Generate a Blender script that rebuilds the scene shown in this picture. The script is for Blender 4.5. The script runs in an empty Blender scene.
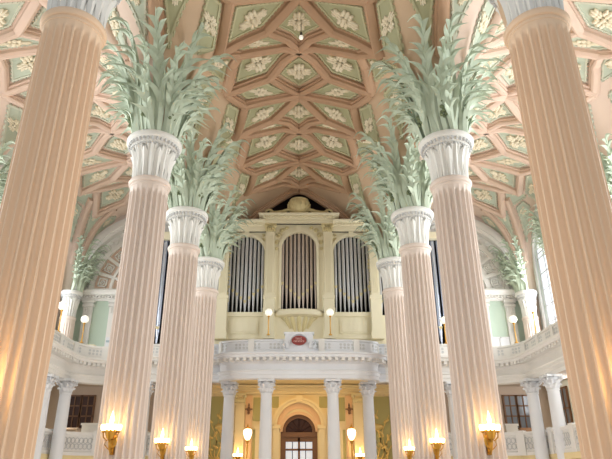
import bpy, math, random
from mathutils import Vector, Matrix
random.seed(7)
PI = math.pi
S = bpy.context.scene
COLL = S.collection
EYE = 1.8                      # eye height above the floor; everything below is built with the eye level at z = 0 and lifted at the end
FLOOR = -EYE

# ---------------------------------------------------------------- materials
def srgb(r, g, b):
    def c(v):
        v /= 255.0
        return v / 12.92 if v <= .04045 else ((v + .055) / 1.055) ** 2.4
    return (c(r), c(g), c(b), 1)

MATS = {}
def plaster(name, col, var=.08, rough=.75, scale=1.5, bump=.0, metal=0, spec=.3):
    m = bpy.data.materials.new(name); m.use_nodes = True
    nt = m.node_tree; n = nt.nodes; l = nt.links
    b = n['Principled BSDF']
    tc = n.new('ShaderNodeTexCoord'); no = n.new('ShaderNodeTexNoise')
    no.inputs['Scale'].default_value = scale; no.inputs['Detail'].default_value = 5
    l.new(tc.outputs['Object'], no.inputs['Vector'])
    mx = n.new('ShaderNodeMix'); mx.data_type = 'RGBA'
    c = srgb(*col)
    mx.inputs[6].default_value = tuple(min(1, x * (1 - var)) for x in c[:3]) + (1,)
    mx.inputs[7].default_value = tuple(min(1, x * (1 + var)) for x in c[:3]) + (1,)
    l.new(no.outputs['Fac'], mx.inputs[0]); l.new(mx.outputs[2], b.inputs['Base Color'])
    b.inputs['Roughness'].default_value = rough; b.inputs['Metallic'].default_value = metal
    b.inputs['Specular IOR Level'].default_value = spec
    if bump:
        bp = n.new('ShaderNodeBump'); bp.inputs['Strength'].default_value = bump
        n2 = n.new('ShaderNodeTexNoise'); n2.inputs['Scale'].default_value = scale * 12
        l.new(tc.outputs['Object'], n2.inputs['Vector']); l.new(n2.outputs['Fac'], bp.inputs['Height'])
        l.new(bp.outputs['Normal'], b.inputs['Normal'])
    MATS[name] = m
    return m

def glow(name, col, strength):
    m = bpy.data.materials.new(name); m.use_nodes = True
    b = m.node_tree.nodes['Principled BSDF']
    b.inputs['Base Color'].default_value = srgb(*col)
    b.inputs['Emission Color'].default_value = srgb(*col)
    b.inputs['Emission Strength'].default_value = strength
    MATS[name] = m
    return m

plaster('salmon_vault', (213, 186, 157), .06)
plaster('salmon_rib', (190, 156, 128), .06)
plaster('pale_vault', (230, 208, 192), .06)  # aisle copy of the salmon, its brighter light put into the colour
plaster('pale_rib', (220, 194, 176), .06)  # aisle rib copy, lightened for the light falling there
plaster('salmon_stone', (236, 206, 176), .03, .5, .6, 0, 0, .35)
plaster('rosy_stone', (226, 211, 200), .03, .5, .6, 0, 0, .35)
plaster('panel_green', (180, 180, 146), .06)
plaster('panel_mint', (192, 200, 182), .06)
plaster('cream_relief', (238, 228, 204), .06)
plaster('bead_cream', (196, 194, 160), .06)
plaster('palm_green', (192, 204, 184), .12, .6, 3)
plaster('palm_fruit', (120, 132, 100), .12, .7, 3)  # own dark green of the fruit clusters
plaster('white_plaster', (232, 230, 226), .03, .55)
plaster('capital_white', (232, 231, 226), .04, .6)
plaster('cool_white', (226, 228, 232), .03, .5)
plaster('relief_grey', (204, 205, 205), .04, .6)
plaster('organ_cream', (242, 234, 206), .04, .5)
plaster('organ_gold', (228, 214, 166), .06, .5)
plaster('mint_wall', (194, 211, 196), .03)
plaster('outer_wall', (224, 232, 224), .03)
plaster('warm_wall', (232, 212, 164), .05)
plaster('peach_wall', (228, 190, 146), .05)
plaster('olive_panel', (176, 168, 112), .06)
plaster('gilt', (214, 184, 112), .1, .4, 6, 0, .3)
plaster('beige_wall', (198, 180, 164), .05)
plaster('brown_wood', (126, 92, 66), .12, .45, 4)
plaster('dark_wood', (62, 38, 32), .12, .5, 4)
plaster('recess_shade', (44, 32, 34), .1, .9)  # near-black colour stands for the shadow behind the organ
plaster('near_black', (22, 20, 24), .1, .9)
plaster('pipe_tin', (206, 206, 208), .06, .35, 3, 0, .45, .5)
plaster('pipe_warm', (206, 192, 182), .06, .35, 3, 0, .45, .5)
plaster('pipe_cool', (206, 214, 232), .05, .25, 3, 0, .6, .5)
plaster('brass', (196, 148, 64), .1, .3, 8, 0, .9, .5)
plaster('iron', (96, 92, 90), .1, .4, 8, 0, .6, .5)
plaster('dark_pane', (128, 134, 142), .08, .12, 2, 0, 0, .6)
plaster('plaque_red', (140, 62, 58), .08, .35, 6)
plaster('letter_cream', (232, 196, 186), .03, .5)
plaster('bead_mint', (206, 208, 190), .05)
plaster('blue_grey', (176, 192, 200), .05)
glow('bulb', (255, 214, 140), 9.0)
glow('lamp_glass', (255, 236, 200), 3.2)
glow('globe_glass', (250, 246, 232), .55)
glow('glowing_glass', (240, 247, 255), 1.0)  # window panes emit, daylight through the glass put into the material
glow('door_pane', (214, 224, 236), .45)  # emission stands in for bright reflections in the upper door panes

def floor_mat():
    m = bpy.data.materials.new('stone_floor'); m.use_nodes = True
    n = m.node_tree.nodes; l = m.node_tree.links
    b = n['Principled BSDF']; tc = n.new('ShaderNodeTexCoord'); br = n.new('ShaderNodeTexBrick')
    br.offset = 0; br.inputs['Scale'].default_value = 1
    br.inputs['Brick Width'].default_value = .6; br.inputs['Row Height'].default_value = .6
    br.inputs['Mortar Size'].default_value = .008
    br.inputs['Color1'].default_value = srgb(214, 200, 184); br.inputs['Color2'].default_value = srgb(204, 190, 172)
    br.inputs['Mortar'].default_value = srgb(150, 140, 128)
    l.new(tc.outputs['Object'], br.inputs['Vector']); l.new(br.outputs['Color'], b.inputs['Base Color'])
    b.inputs['Roughness'].default_value = .5
    MATS['stone_floor'] = m
floor_mat()

# ---------------------------------------------------------------- mesh builder
class MB:
    def __init__(s): s.v = []; s.f = []
    def add(s, vs, fs):
        o = len(s.v); s.v += [tuple(p) for p in vs]; s.f += [tuple(i + o for i in f) for f in fs]; return s
    def box(s, x0, x1, y0, y1, z0, z1):
        return s.add([(x, y, z) for z in (z0, z1) for y in (y0, y1) for x in (x0, x1)],
                     [(0, 2, 3, 1), (4, 5, 7, 6), (0, 1, 5, 4), (2, 6, 7, 3), (0, 4, 6, 2), (1, 3, 7, 5)])
    def lathe(s, prof, cx=0, cy=0, seg=24, cap=True, a0=0, a1=2 * PI):
        full = abs(a1 - a0 - 2 * PI) < 1e-6
        n = seg if full else seg + 1
        vs = []
        for r, z in prof:
            for i in range(n):
                a = a0 + (a1 - a0) * i / seg
                vs.append((cx + r * math.cos(a), cy + r * math.sin(a), z))
        fs = []
        for k in range(len(prof) - 1):
            for i in range(seg):
                j = (i + 1) % n
                fs.append((k * n + i, k * n + j, (k + 1) * n + j, (k + 1) * n + i))
        if cap and full:
            fs.append(tuple(range(n))[::-1]); fs.append(tuple(range((len(prof) - 1) * n, len(prof) * n)))
        return s.add(vs, fs)
    def tube(s, pts, rad, seg=6, cap=True):
        pts = [Vector(p) for p in pts]; n = len(pts)
        if not isinstance(rad, (list, tuple)): rad = [rad] * n
        vs = []; up = Vector((0, 0, 1))
        for i, p in enumerate(pts):
            d = (pts[min(i + 1, n - 1)] - pts[max(i - 1, 0)]).normalized()
            a = d.cross(up)
            if a.length < .05: a = d.cross(Vector((1, 0, 0)))
            a.normalize(); b = a.cross(d)
            for k in range(seg):
                t = 2 * PI * k / seg
                vs.append(p + (a * math.cos(t) + b * math.sin(t)) * rad[i])
        fs = [(i * seg + k, i * seg + (k + 1) % seg, (i + 1) * seg + (k + 1) % seg, (i + 1) * seg + k) for i in range(n - 1) for k in range(seg)]
        if cap: fs.append(tuple(range(seg))[::-1]); fs.append(tuple(range((n - 1) * seg, n * seg)))
        return s.add(vs, fs)
    def ball(s, c, r, seg=10, rings=6):
        if not isinstance(r, (list, tuple)): r = (r, r, r)
        vs = [(c[0], c[1], c[2] - r[2])]
        for i in range(1, rings):
            t = -PI / 2 + PI * i / rings
            for k in range(seg):
                a = 2 * PI * k / seg
                vs.append((c[0] + r[0] * math.cos(t) * math.cos(a), c[1] + r[1] * math.cos(t) * math.sin(a), c[2] + r[2] * math.sin(t)))
        vs.append((c[0], c[1], c[2] + r[2])); fs = []
        for k in range(seg):
            j = (k + 1) % seg
            fs.append((0, 1 + j, 1 + k))
            for i in range(rings - 2):
                o = 1 + i * seg; fs.append((o + k, o + j, o + seg + j, o + seg + k))
            o = 1 + (rings - 2) * seg; fs.append((o + k, o + j, len(vs) - 1))
        return s.add(vs, fs)
    def blade(s, pts, wid, side, thick=.02, dish=0.0):
        # tapering leaf blade with a diamond section; side = sideways vector (or one per point)
        n = len(pts); vs = []
        for i, p in enumerate(pts):
            p = Vector(p)
            d = (Vector(pts[min(i + 1, n - 1)]) - Vector(pts[max(i - 1, 0)])).normalized()
            sd = Vector(side[i] if isinstance(side, list) else side)
            sd = (sd - d * sd.dot(d)).normalized(); nn = sd.cross(d)
            w = wid[i]; t = thick * min(1, w / .05)
            vs += [p + sd * w + nn * dish * w, p + nn * t, p - sd * w + nn * dish * w, p - nn * t]
        fs = [(i * 4 + k, i * 4 + (k + 1) % 4, i * 4 + 4 + (k + 1) % 4, i * 4 + 4 + k) for i in range(n - 1) for k in range(4)]
        fs += [(3, 2, 1, 0), tuple(range(n * 4 - 4, n * 4))]
        return s.add(vs, fs)
    def sweep(s, path, prof, flip=False, closed_prof=True):
        # profile points are (n, z): n = distance to the right of the direction of travel in plan
        n = len(path); vs = []; m = len(prof)
        for i, (x, y) in enumerate(path):
            a = Vector(path[max(i - 1, 0)]); b = Vector((x, y)); c = Vector(path[min(i + 1, n - 1)])
            d1 = (b - a).normalized() if i > 0 else (c - b).normalized()
            d2 = (c - b).normalized() if i < n - 1 else d1
            n1 = Vector((d1.y, -d1.x)); n2 = Vector((d2.y, -d2.x))
            mv = (n1 + n2).normalized(); k = 1 / max(.4, mv.dot(n1))
            for (o, z) in prof: vs.append((x + mv.x * o * k, y + mv.y * o * k, z))
        e = m if closed_prof else m - 1
        fs = [(i * m + j, i * m + (j + 1) % m, (i + 1) * m + (j + 1) % m, (i + 1) * m + j) for i in range(n - 1) for j in range(e)]
        if closed_prof: fs += [tuple(range(m))[::-1], tuple(range((n - 1) * m, n * m))]
        return s.add(vs, fs)
    def prism(s, poly, axis, a0, a1):
        # poly: 2-D outline; axis 'y' -> (x,z) outline, 'z' -> (x,y) outline, 'x' -> (y,z) outline
        f = {'y': lambda p, t: (p[0], t, p[1]), 'z': lambda p, t: (p[0], p[1], t), 'x': lambda p, t: (t, p[0], p[1])}[axis]
        n = len(poly)
        return s.add([f(p, a0) for p in poly] + [f(p, a1) for p in poly],
                     [tuple(range(n))[::-1], tuple(range(n, 2 * n))] + [(i, (i + 1) % n, n + (i + 1) % n, n + i) for i in range(n)])
    def arch_band(s, cx, cz, r0, r1, y0, y1, a0=0, a1=PI, seg=24):
        vs = []
        for i in range(seg + 1):
            a = a0 + (a1 - a0) * i / seg; c, q = math.cos(a), math.sin(a)
            vs += [(cx + r0 * c, y0, cz + r0 * q), (cx + r1 * c, y0, cz + r1 * q), (cx + r1 * c, y1, cz + r1 * q), (cx + r0 * c, y1, cz + r0 * q)]
        fs = [(i * 4 + k, i * 4 + (k + 1) % 4, i * 4 + 4 + (k + 1) % 4, i * 4 + 4 + k) for i in range(seg) for k in range(4)]
        fs += [(0, 1, 2, 3), (seg * 4 + 3, seg * 4 + 2, seg * 4 + 1, seg * 4)]
        return s.add(vs, fs)
    def xf(s, M):
        s.v = [tuple(M @ Vector(p)) for p in s.v]; return s
    def mirror_x(s):
        s.v = [(-x, y, z) for x, y, z in s.v]; s.f = [tuple(reversed(f)) for f in s.f]; return s
    def mesh(s, name, mat, smooth=True, ang=38):
        me = bpy.data.meshes.new(name); me.from_pydata(s.v, [], s.f); me.validate(); me.update()
        import bmesh
        bm = bmesh.new(); bm.from_mesh(me); bmesh.ops.recalc_face_normals(bm, faces=bm.faces); bm.to_mesh(me); bm.free()
        if smooth:
            me.shade_smooth(); me.set_sharp_from_angle(angle=math.radians(ang))
        me.materials.append(MATS[mat])
        return me

def link(name, me, parent=None, loc=(0, 0, 0), rz=0):
    o = bpy.data.objects.new(name, me); COLL.objects.link(o)
    o.location = loc; o.rotation_euler = (0, 0, rz)
    if parent: o.parent = parent
    return o
def obj(name, mb, mat, parent=None, loc=(0, 0, 0), rz=0, smooth=True, label=None):
    o = link(name, mb.mesh(name, mat, smooth), parent, loc, rz)
    if label: o['label'] = label
    return o
def tag(o, label, cat, group=None):
    o['label'] = label; o['category'] = cat; o['kind'] = 'thing'
    if group: o['group'] = group
    return o
def thing(name, label, cat, loc=(0, 0, 0), rz=0, group=None):
    o = bpy.data.objects.new(name, None); COLL.objects.link(o); o.empty_display_size = .2
    o.location = loc; o.rotation_euler = (0, 0, rz)
    return tag(o, label, cat, group)
def struct(name, mb, mat, parent=None, smooth=True):
    o = obj(name, mb, mat, parent, smooth=smooth)
    o['kind'] = 'structure'
    return o
KIDS = {}
def copy_tree(o, parent=None):
    c = o.copy(); COLL.objects.link(c)
    if parent: c.parent = parent
    for ch in list(o.children): copy_tree(ch, c)
    return c
def dup(root, loc, label, rz=0, group=None, scale=None):
    c = copy_tree(root); c.location = loc; c.rotation_euler = (0, 0, rz); c['label'] = label
    if group: c['group'] = group
    if scale: c.scale = scale
    return c

# ---------------------------------------------------------------- the vault surface
AX = 4.68                                   # column line; the aisles are the same width as half the nave twice over
COLY = [2.4, 9.3, 16.0, 21.5, 27.2, 33.0]
def F(r): return 1 - .28 * (1 - r) - 1.35 * math.exp(-r / .12)
def vault(x, y):
    a = abs(abs(x) - AX) / AX
    if abs(x) > 2 * AX: a = abs(3 * AX - abs(x)) / AX
    dy = min(abs(y - c) for c in COLY) / AX
    return 8.5 + 7.6 * F(min(1, math.hypot(a, dy)))
def vault_normal(x, y):
    e = .05
    n = Vector((-(vault(x + e, y) - vault(x - e, y)) / (2 * e), -(vault(x, y + e) - vault(x, y - e)) / (2 * e), 1)).normalized()
    return -n                              # towards the church
_tab = [(F(i / 200) * 7.6 + 8.5, i / 200 * AX) for i in range(201)]
def conoid_r(z):
    for (z0, r0), (z1, r1) in zip(_tab, _tab[1:]):
        if z1 >= z: return r0 + (r1 - r0) * max(0, (z - z0) / (z1 - z0))
    return AX

Y0, Y1N, Y1A = 5.8, 31.0, 33.0
def shell(x0, x1, y0, y1, step=.16):
    nx = int(math.ceil((x1 - x0) / step)); ny = int(math.ceil((y1 - y0) / step)); mb = MB(); vs = []
    for j in range(ny + 1):
        for i in range(nx + 1):
            x = x0 + (x1 - x0) * i / nx; ye = y1 + (1.5 * min(1, abs(x) / 4) if y1 == Y1N else 0); y = y0 + (ye - y0) * j / ny
            vs.append((x, y, vault(x, y)))
    fs = [(j * (nx + 1) + i, j * (nx + 1) + i + 1, (j + 1) * (nx + 1) + i + 1, (j + 1) * (nx + 1) + i) for j in range(ny) for i in range(nx)]
    return mb.add(vs, fs)

RIBP = [(-.27, -.05), (-.27, .09), (-.19, .13), (-.19, .27), (-.09, .36), (.09, .36), (.19, .27), (.19, .13), (.27, .09), (.27, -.05)]
def rib(mb, pts, k=1.0):
    # a moulded rib hanging under the vault along a polyline in plan
    P = []
    for a, b in zip(pts, pts[1:]):
        n = max(2, int(math.hypot(b[0] - a[0], b[1] - a[1]) / .22))
        P += [(a[0] + (b[0] - a[0]) * i / n, a[1] + (b[1] - a[1]) * i / n) for i in range(n)]
    P.append(pts[-1]); vs = []; m = len(RIBP); n = len(P)
    for i, (x, y) in enumerate(P):
        d = Vector((P[min(i + 1, n - 1)][0] - P[max(i - 1, 0)][0], P[min(i + 1, n - 1)][1] - P[max(i - 1, 0)][1])).normalized()
        nx, ny = d.y, -d.x; z = vault(x, y); N = vault_normal(x, y)
        N = (N * .5 + Vector((0, 0, -1)) * .5).normalized()
        for o, t in RIBP:
            vs.append((x + nx * o * k + N.x * t * k, y + ny * o * k + N.y * t * k, z + N.z * t * k))
    fs = [(i * m + j, i * m + (j + 1) % m, (i + 1) * m + (j + 1) % m, (i + 1) * m + j) for i in range(n - 1) for j in range(m)]
    fs += [tuple(range(m)), tuple(range((n - 1) * m, n * m))[::-1]]
    mb.add(vs, fs)

def rosette_mesh(name, mat):
    # acanthus boss: four lobed leaves round a bud, small leaves between
    mb = MB()
    for k in range(4):
        a = k * PI / 2
        for da, rr, sl, sw in ((0, .66, .34, .16), (-.34, .70, .24, .13), (.34, .70, .24, .13), (-.55, .46, .22, .12), (.55, .46, .22, .12), (0, .34, .22, .13)):
            b = MB(); b.ball((rr, 0, .10), (sl, sw, .17), 8, 5)
            b.xf(Matrix.Rotation(a + da, 4, 'Z')); mb.add(b.v, b.f)
    mb.ball((0, 0, .18), (.17, .17, .2), 8, 5)
    return mb.mesh(name, mat)
ROS = rosette_mesh('rosette', 'cream_relief')

def panel(parent, corners, green, margin=.30, ros=True, rsize=1.0, bead='bead_cream'):
    # a sunk green coffer panel with a beaded border and an acanthus rosette, following the curved vault
    n = len(corners); cx = sum(c[0] for c in corners) / n; cy = sum(c[1] for c in corners) / n
    # inset by a constant margin, measured to every edge
    C = [Vector(c) for c in corners]; area = sum(C[i].x * C[(i + 1) % n].y - C[(i + 1) % n].x * C[i].y for i in range(n))
    if area < 0: C.reverse()
    def inset(mg):
        L = []
        for i in range(n):
            p, q, r = C[i - 1], C[i], C[(i + 1) % n]
            d1 = (q - p).normalized(); d2 = (r - q).normalized()
            n1 = Vector((-d1.y, d1.x)); n2 = Vector((-d2.y, d2.x))
            b = (n1 + n2); b = b / max(.25, b.dot(n1))
            if b.length > 3.2: b = b.normalized() * 3.2
            L.append(q + b * mg)
        return L
    I0 = inset(margin); I1 = inset(margin + .07)
    ctr = sum(I0, Vector((0, 0))) / n
    if min((p - ctr).length for p in I0) < .12: return
    def outline(I, per=7):
        out = []
        for a, b in zip(I, I[1:] + I[:1]):
            out += [a + (b - a) * (t / per) for t in range(per)]
        return out
    O0 = outline(I0); O1 = outline(I1); m = len(O0)
    def P(p, off):
        N = vault_normal(p.x, p.y); return Vector((p.x, p.y, vault(p.x, p.y))) + N * off
    mb = MB(); vs = []; rings = [1, .75, .5, .25]
    for s in rings: vs += [P(ctr + (p - ctr) * s, .03) for p in O1]
    vs.append(P(ctr, .03))
    fs = [(k * m + i, k * m + (i + 1) % m, (k + 1) * m + (i + 1) % m, (k + 1) * m + i) for k in range(3) for i in range(m)]
    fs += [(3 * m + i, 3 * m + (i + 1) % m, 4 * m) for i in range(m)]
    mb.add(vs, fs)
    po = obj('coffer_panel', mb, green, parent)
    # border: a raised fillet with beads
    bb = MB(); w = []
    for o, i_ in zip(O0, O1): w += [P(o, .02), P(o, .07), P(i_, .07), P(i_, .02)]
    bb.add(w, [(i * 4 + k, i * 4 + (k + 1) % 4, ((i + 1) % m) * 4 + (k + 1) % 4, ((i + 1) % m) * 4 + k) for i in range(m) for k in range(4)])
    for a, b in zip(I0, I0[1:] + I0[:1]):
        L = (b - a).length; q = max(2, int(L / .15))
        for t in range(q):
            p = a + (b - a) * ((t + .5) / q); d = (b - a).normalized() * .05; e = Vector((-d.y, d.x))
            bb.add([P(p - d - e, .02), P(p + d - e, .02), P(p + d + e, .02), P(p - d + e, .02), P(p, .12)], [(0, 1, 4), (1, 2, 4), (2, 3, 4), (3, 0, 4)])
    obj('bead_border', bb, bead, po)
    if ros:
        # rosette fitted to the panel's own two directions
        far = max(I1, key=lambda p: (p - ctr).length); u = (far - ctr)
        lu = u.length; u.normalize(); v = Vector((-u.y, u.x))
        lv = min(abs((p - ctr).dot(v)) for p in sorted(I1, key=lambda p: -abs((p - ctr).dot(v)))[:2])
        N = vault_normal(ctr.x, ctr.y); U = Vector((u.x, u.y, 0)); U = (U - N * U.dot(N)).normalized(); V = N.cross(U)
        r1 = min(lu * .60, .88) * rsize; r2 = min(max(lv * .86, .16), .72) * rsize
        o = bpy.data.objects.new('rosette', ROS); COLL.objects.link(o); o.parent = po
        M = Matrix((U, V, N)).transposed().to_4x4() @ Matrix.Rotation(0, 4, 'Z') @ Matrix.Diagonal((r1, r2, min(r1, r2) * 1.1, 1))
        M.translation = P(ctr, .03); o.matrix_local = M

NODES = [6.75 + 2.95 * k for k in range(-1, 10)]       # boss points on the crown of each vault
def net(parent, xc, x_lo, x_hi, y0, y1, ribmat, green, sides, bead):
    ribs = MB()
    def pt(s, dx, y): return (xc + s * dx, y)
    for N in NODES:
        Np = N - 2.95; Nn = N + 2.95
        if N < y0 - .2 or N > y1 + .2: continue
        first = Np < y0 - .2
        for s in sides:
            if not first: rib(ribs, [(xc, N), pt(s, 1.28, N - 1.69)], .8)
            rib(ribs, [(xc, N), pt(s, 2.4, N - .75)], .9)
            if N + 1.3 < y1 + .1: rib(ribs, [(xc, N), pt(s, 1.28, N + 1.26), pt(s, 3.05, min(N + 1.3, y1))], .9)
            if N + 1.3 < y1 + .1: rib(ribs, [pt(s, 2.4, N - .75), pt(s, 3.05, N + 1.3)], .85)
            if not first: rib(ribs, [pt(s, 3.05, N - 1.65), pt(s, 2.4, N - .75)], .85)
            if not first:
                panel(parent, [pt(s, 1.28, N - 1.69), (xc, N), pt(s, 2.4, N - .75), pt(s, 3.05, N - 1.65)], green, .27, bead=bead)
            if not first and N + 1.3 < y1:
                onc = min(abs(N - c) for c in COLY) < .8
                panel(parent, [pt(s, 3.05, N - 1.65), pt(s, 2.4, N - .75), pt(s, 3.05, N + 1.3), pt(s, 3.85 if onc else 4.3, N - .1)], green, .24, bead=bead)
            if N + 1.3 < y1: panel(parent, [(xc, N), pt(s, 2.4, N - .75), pt(s, 3.05, N + 1.3), pt(s, 1.28, N + 1.26)], green, .30, bead=bead)
        if Nn <= y1 + .2 and len(sides) == 2:
            panel(parent, [(xc, N), pt(1, 1.28, N + 1.26), (xc, Nn), pt(-1, 1.28, N + 1.26)], green, .36, bead=bead)
    o = obj('vault_ribs', ribs, ribmat, parent); o['kind'] = 'structure'
def fans(parent, colx, cy, angs, green, bead):
    # tall pointed panels that climb each palm's cone
    for a, r0, r1, h in angs:
        a = math.radians(a)
        def q(r, da): return (colx + r * math.cos(a + da), cy + r * math.sin(a + da))
        panel(parent, [q(r0, 0), q(r1 * .86, h), q(r1, 0), q(r1 * .86, -h)], green, .07, True, .8, bead)
NA = [(73, .9, 2.5, .26), (-70, .9, 2.5, .26)]

ceil = struct('ceiling', shell(-AX, AX, Y0, Y1N), 'salmon_vault')
net(ceil, 0, -AX, AX, Y0, Y1N - .3, 'salmon_rib', 'panel_green', (-1, 1), 'bead_cream')
for cy in COLY[1:5]:
    for sx in (-1, 1):
        for a, r0, r1, h in NA:
            a2 = a if sx < 0 else 180 - a
            if cy + 2.6 * math.sin(math.radians(a2)) < Y1N - .2:
                fans(ceil, sx * AX, cy, [(a2, r0, r1, h)], 'panel_green', 'bead_cream')
er = MB()
for sx in (-1, 1): rib(er, [(0, 31.0), (sx * 4, 32.45)], .9)
obj('end_rib', er, 'salmon_rib', ceil)
for sx in (-1, 1): fans(ceil, sx * AX, 33.0, [(-70 if sx < 0 else 250, .9, 2.5, .26)], 'panel_green', 'bead_cream')
arc = MB()
for sx in (-1, 1):
    for a, b in ((9.3, 16.0), (16.0, 21.5), (21.5, 27.2), (27.2, 33.0)):
        rib(arc, [(sx * AX, a + 1.0), (sx * AX, min(b - 1.0, 32.9))], .9)
obj('arcade_ribs', arc, 'salmon_rib', ceil)
for sx in (-1, 1):
    c2 = struct('ceiling', shell(*( (AX, 3 * AX) if sx > 0 else (-3 * AX, -AX)), 9.0, Y1A), 'pale_vault')
    net(c2, sx * 2 * AX, 0, 0, 9.0, Y1A - .2, 'pale_rib', 'panel_mint', (-1, 1), 'bead_mint')
    for a in (-72, -38, -8):
        fans(c2, sx * AX, 33.0, [(a if sx > 0 else 180 - a, .9, 2.7, .2)], 'panel_mint', 'bead_mint')
        fans(c2, sx * 3 * AX, 33.0, [(180 - a if sx > 0 else a, .9, 2.7, .2)], 'panel_mint', 'bead_mint')
    cr_ = MB()
    for a in (-55, -23):
        for q, m_ in ((AX, 1), (3 * AX, -1)):
            A_ = math.radians(a); rib(cr_, [(sx * (q + m_ * r * math.cos(A_)), 33.0 + r * math.sin(A_)) for r in (.8, 3.0)], .75)
    obj('corner_ribs', cr_, 'pale_rib', c2)
    for cy in COLY[1:5]:
        for a, r0, r1, h in NA:
            fans(c2, sx * AX, cy, [(a if sx > 0 else 180 - a, r0, r1, h)], 'panel_mint', 'bead_mint')
            fans(c2, sx * 3 * AX, cy, [(180 - a if sx > 0 else a, r0, r1, h)], 'panel_mint', 'bead_mint')

# ---------------------------------------------------------------- palm columns
CB, CT, AB = FLOOR, 8.28, 9.98             # column foot, top of shaft, top of capital
def shaft_mesh(mat):
    mb = MB(); NF = 22; per = 14; n = NF * per; vs = []
    zs = [(FLOOR + 1.25, 0), (FLOOR + 1.33, .55), (FLOOR + 1.5, 1), (0, 1), (2.5, 1), (5, 1), (7.0, 1), (7.86, 1), (7.97, .85), (8.05, .5), (8.1, 0), (CT, 0)]
    for z, dep in zs:
        t = (z - FLOOR) / (CT - FLOOR); R = .625 - .045 * t
        for i in range(n):
            u = (i % per) / per; a = 2 * PI * i / n
            w = max(0, 1 - ((u - .5) / .37) ** 2) ** .5 if abs(u - .5) < .37 else 0
            vs.append(((R - .085 * w * dep) * math.cos(a), (R - .085 * w * dep) * math.sin(a), z))
    fs = [(k * n + i, k * n + (i + 1) % n, (k + 1) * n + (i + 1) % n, (k + 1) * n + i) for k in range(len(zs) - 1) for i in range(n)]
    mb.add(vs, fs)
    return mb.mesh('shaft', mat, True, 50)

def frond(kind, seed=0):
    mb = MB(); rng = random.Random(seed * 7 + len(kind))
    H, lean, w0, nl, base = {'tall': (4.5, .35, .135, 6, .10), 'middle': (3.3, .6, .125, 5, .16), 'short': (2.1, .7, .11, 3, .2), 'stalk': (2.5, .2, .115, 0, .12)}[kind]
    n = 16; pts = []
    for i in range(n + 1):
        t = i / n; z = AB - .05 + H * (t - .12 * t ** 4)
        r = max(.55, conoid_r(z) + base) + lean * t ** 2.2
        if t > .8: z -= (t - .8) ** 2 * H * 1.6; r += (t - .8) * 1.3
        pts.append(Vector((r, .10 * math.sin(t * 4 + seed), z)))
    wid = [w0 * (.7 + .5 * math.sin(PI * min(1, i / n * 1.05))) * (1 - .93 * max(0, (i / n - .5) / .5) ** 1.6) for i in range(n + 1)]
    mb.blade(pts, wid, (0, 1, 0), .045, -.3)
    for k in range(nl * 2):
        t = .30 + .58 * k / (nl * 2 - 1); s = 1 if k % 2 else -1
        i = int(t * n); p = pts[i]; d = (pts[min(i + 1, n)] - pts[i - 1]).normalized()
        out = Vector((d.z, 0, -d.x))
        L = (1.25 - .6 * t) * (H / 4.5) ** .5 * rng.uniform(.85, 1.15); curl = rng.uniform(.45, .8)
        q = []
        for j in range(9):
            u = j / 8
            q.append(p + d * (L * (1.0 * u - .30 * u * u - .25 * max(0, u - .6) ** 1.5)) + Vector((0, s, 0)) * (L * (.12 * u + .30 * u * u)) + out * (L * (.06 * u + curl * u ** 3.2)) + Vector((0, 0, -L * .45 * max(0, u - .45) ** 1.7)))
        ww = [.075 * (.65 + .6 * math.sin(PI * u / 8)) * (1 - .93 * (u / 8) ** 2.6) for u in range(9)]
        mb.blade(q, ww, Vector((0, s, 0)) * .8 + d * -.3 + out * .25, .03, -.3)
    return mb.mesh('palm_frond', 'palm_green', True, 45)
FR = {k: [frond(k, q) for q in range(3)] for k in ('tall', 'middle', 'short', 'stalk')}
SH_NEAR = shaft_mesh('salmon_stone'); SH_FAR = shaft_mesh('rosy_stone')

base_mb = MB().lathe([(1.02, FLOOR), (1.02, FLOOR + .55), (.98, FLOOR + .6), (.9, FLOOR + .62), (.94, FLOOR + .72), (.92, FLOOR + .84), (.78, FLOOR + .92), (.76, FLOOR + .98), (.82, FLOOR + 1.04), (.82, FLOOR + 1.12), (.68, FLOOR + 1.2), (.63, FLOOR + 1.26)], seg=40)
collar_mb = MB().lathe([(.57, CT - .06), (.595, CT - .05), (.605, CT), (.59, CT + .03), (.63, CT + .05), (.65, CT + .1), (.65, CT + .15), (.62, CT + .2), (.55, CT + .22)], seg=48)
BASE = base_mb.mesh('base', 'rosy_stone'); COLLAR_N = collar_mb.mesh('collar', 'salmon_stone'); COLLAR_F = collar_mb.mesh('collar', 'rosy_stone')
def bell():
    mb = MB(); z0 = CT + .2
    mb.lathe([(.49, z0), (.49, z0 + .4), (.52, z0 + .9), (.61, z0 + 1.15), (.65, z0 + 1.22)], seg=48)
    for k in range(18):                     # tall upright leaves, alternately long and short, with curled tips
        a = 2 * PI * k / 18; L = 1.16 if k % 2 == 0 else 1.02
        pts = []; 
        for j in range(8):
            t = j / 7; r = .515 + .05 * t + .14 * t ** 4; z = z0 + L * t - (.04 if j == 7 else 0)
            pts.append((r * math.cos(a), r * math.sin(a), z))
        w = [.085, .09, .095, .1, .105, .105, .09, .035]
        mb.blade(pts, w, (-math.sin(a), math.cos(a), 0), .055, -.1)
        ab = a + PI / 18
        mb.tube([(.53 * math.cos(ab), .53 * math.sin(ab), z0), (.545 * math.cos(ab), .545 * math.sin(ab), z0 + .7), (.66 * math.cos(ab), .66 * math.sin(ab), z0 + 1.1)], [.03, .025, .05], 6)
    return mb.mesh('capital', 'capital_white')
BELL = bell()
def abacus():
    mb = MB(); z = CT + 1.38
    mb.lathe([(.6, z - .06), (.70, z - .03), (.73, z), (.78, z + .10), (.86, z + .14), (.875, z + .19), (.875, z + .26), (.84, z + .31), (.5, z + .32)], seg=48)
    return mb.mesh('abacus', 'capital_white')
ABAC = abacus()
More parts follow.
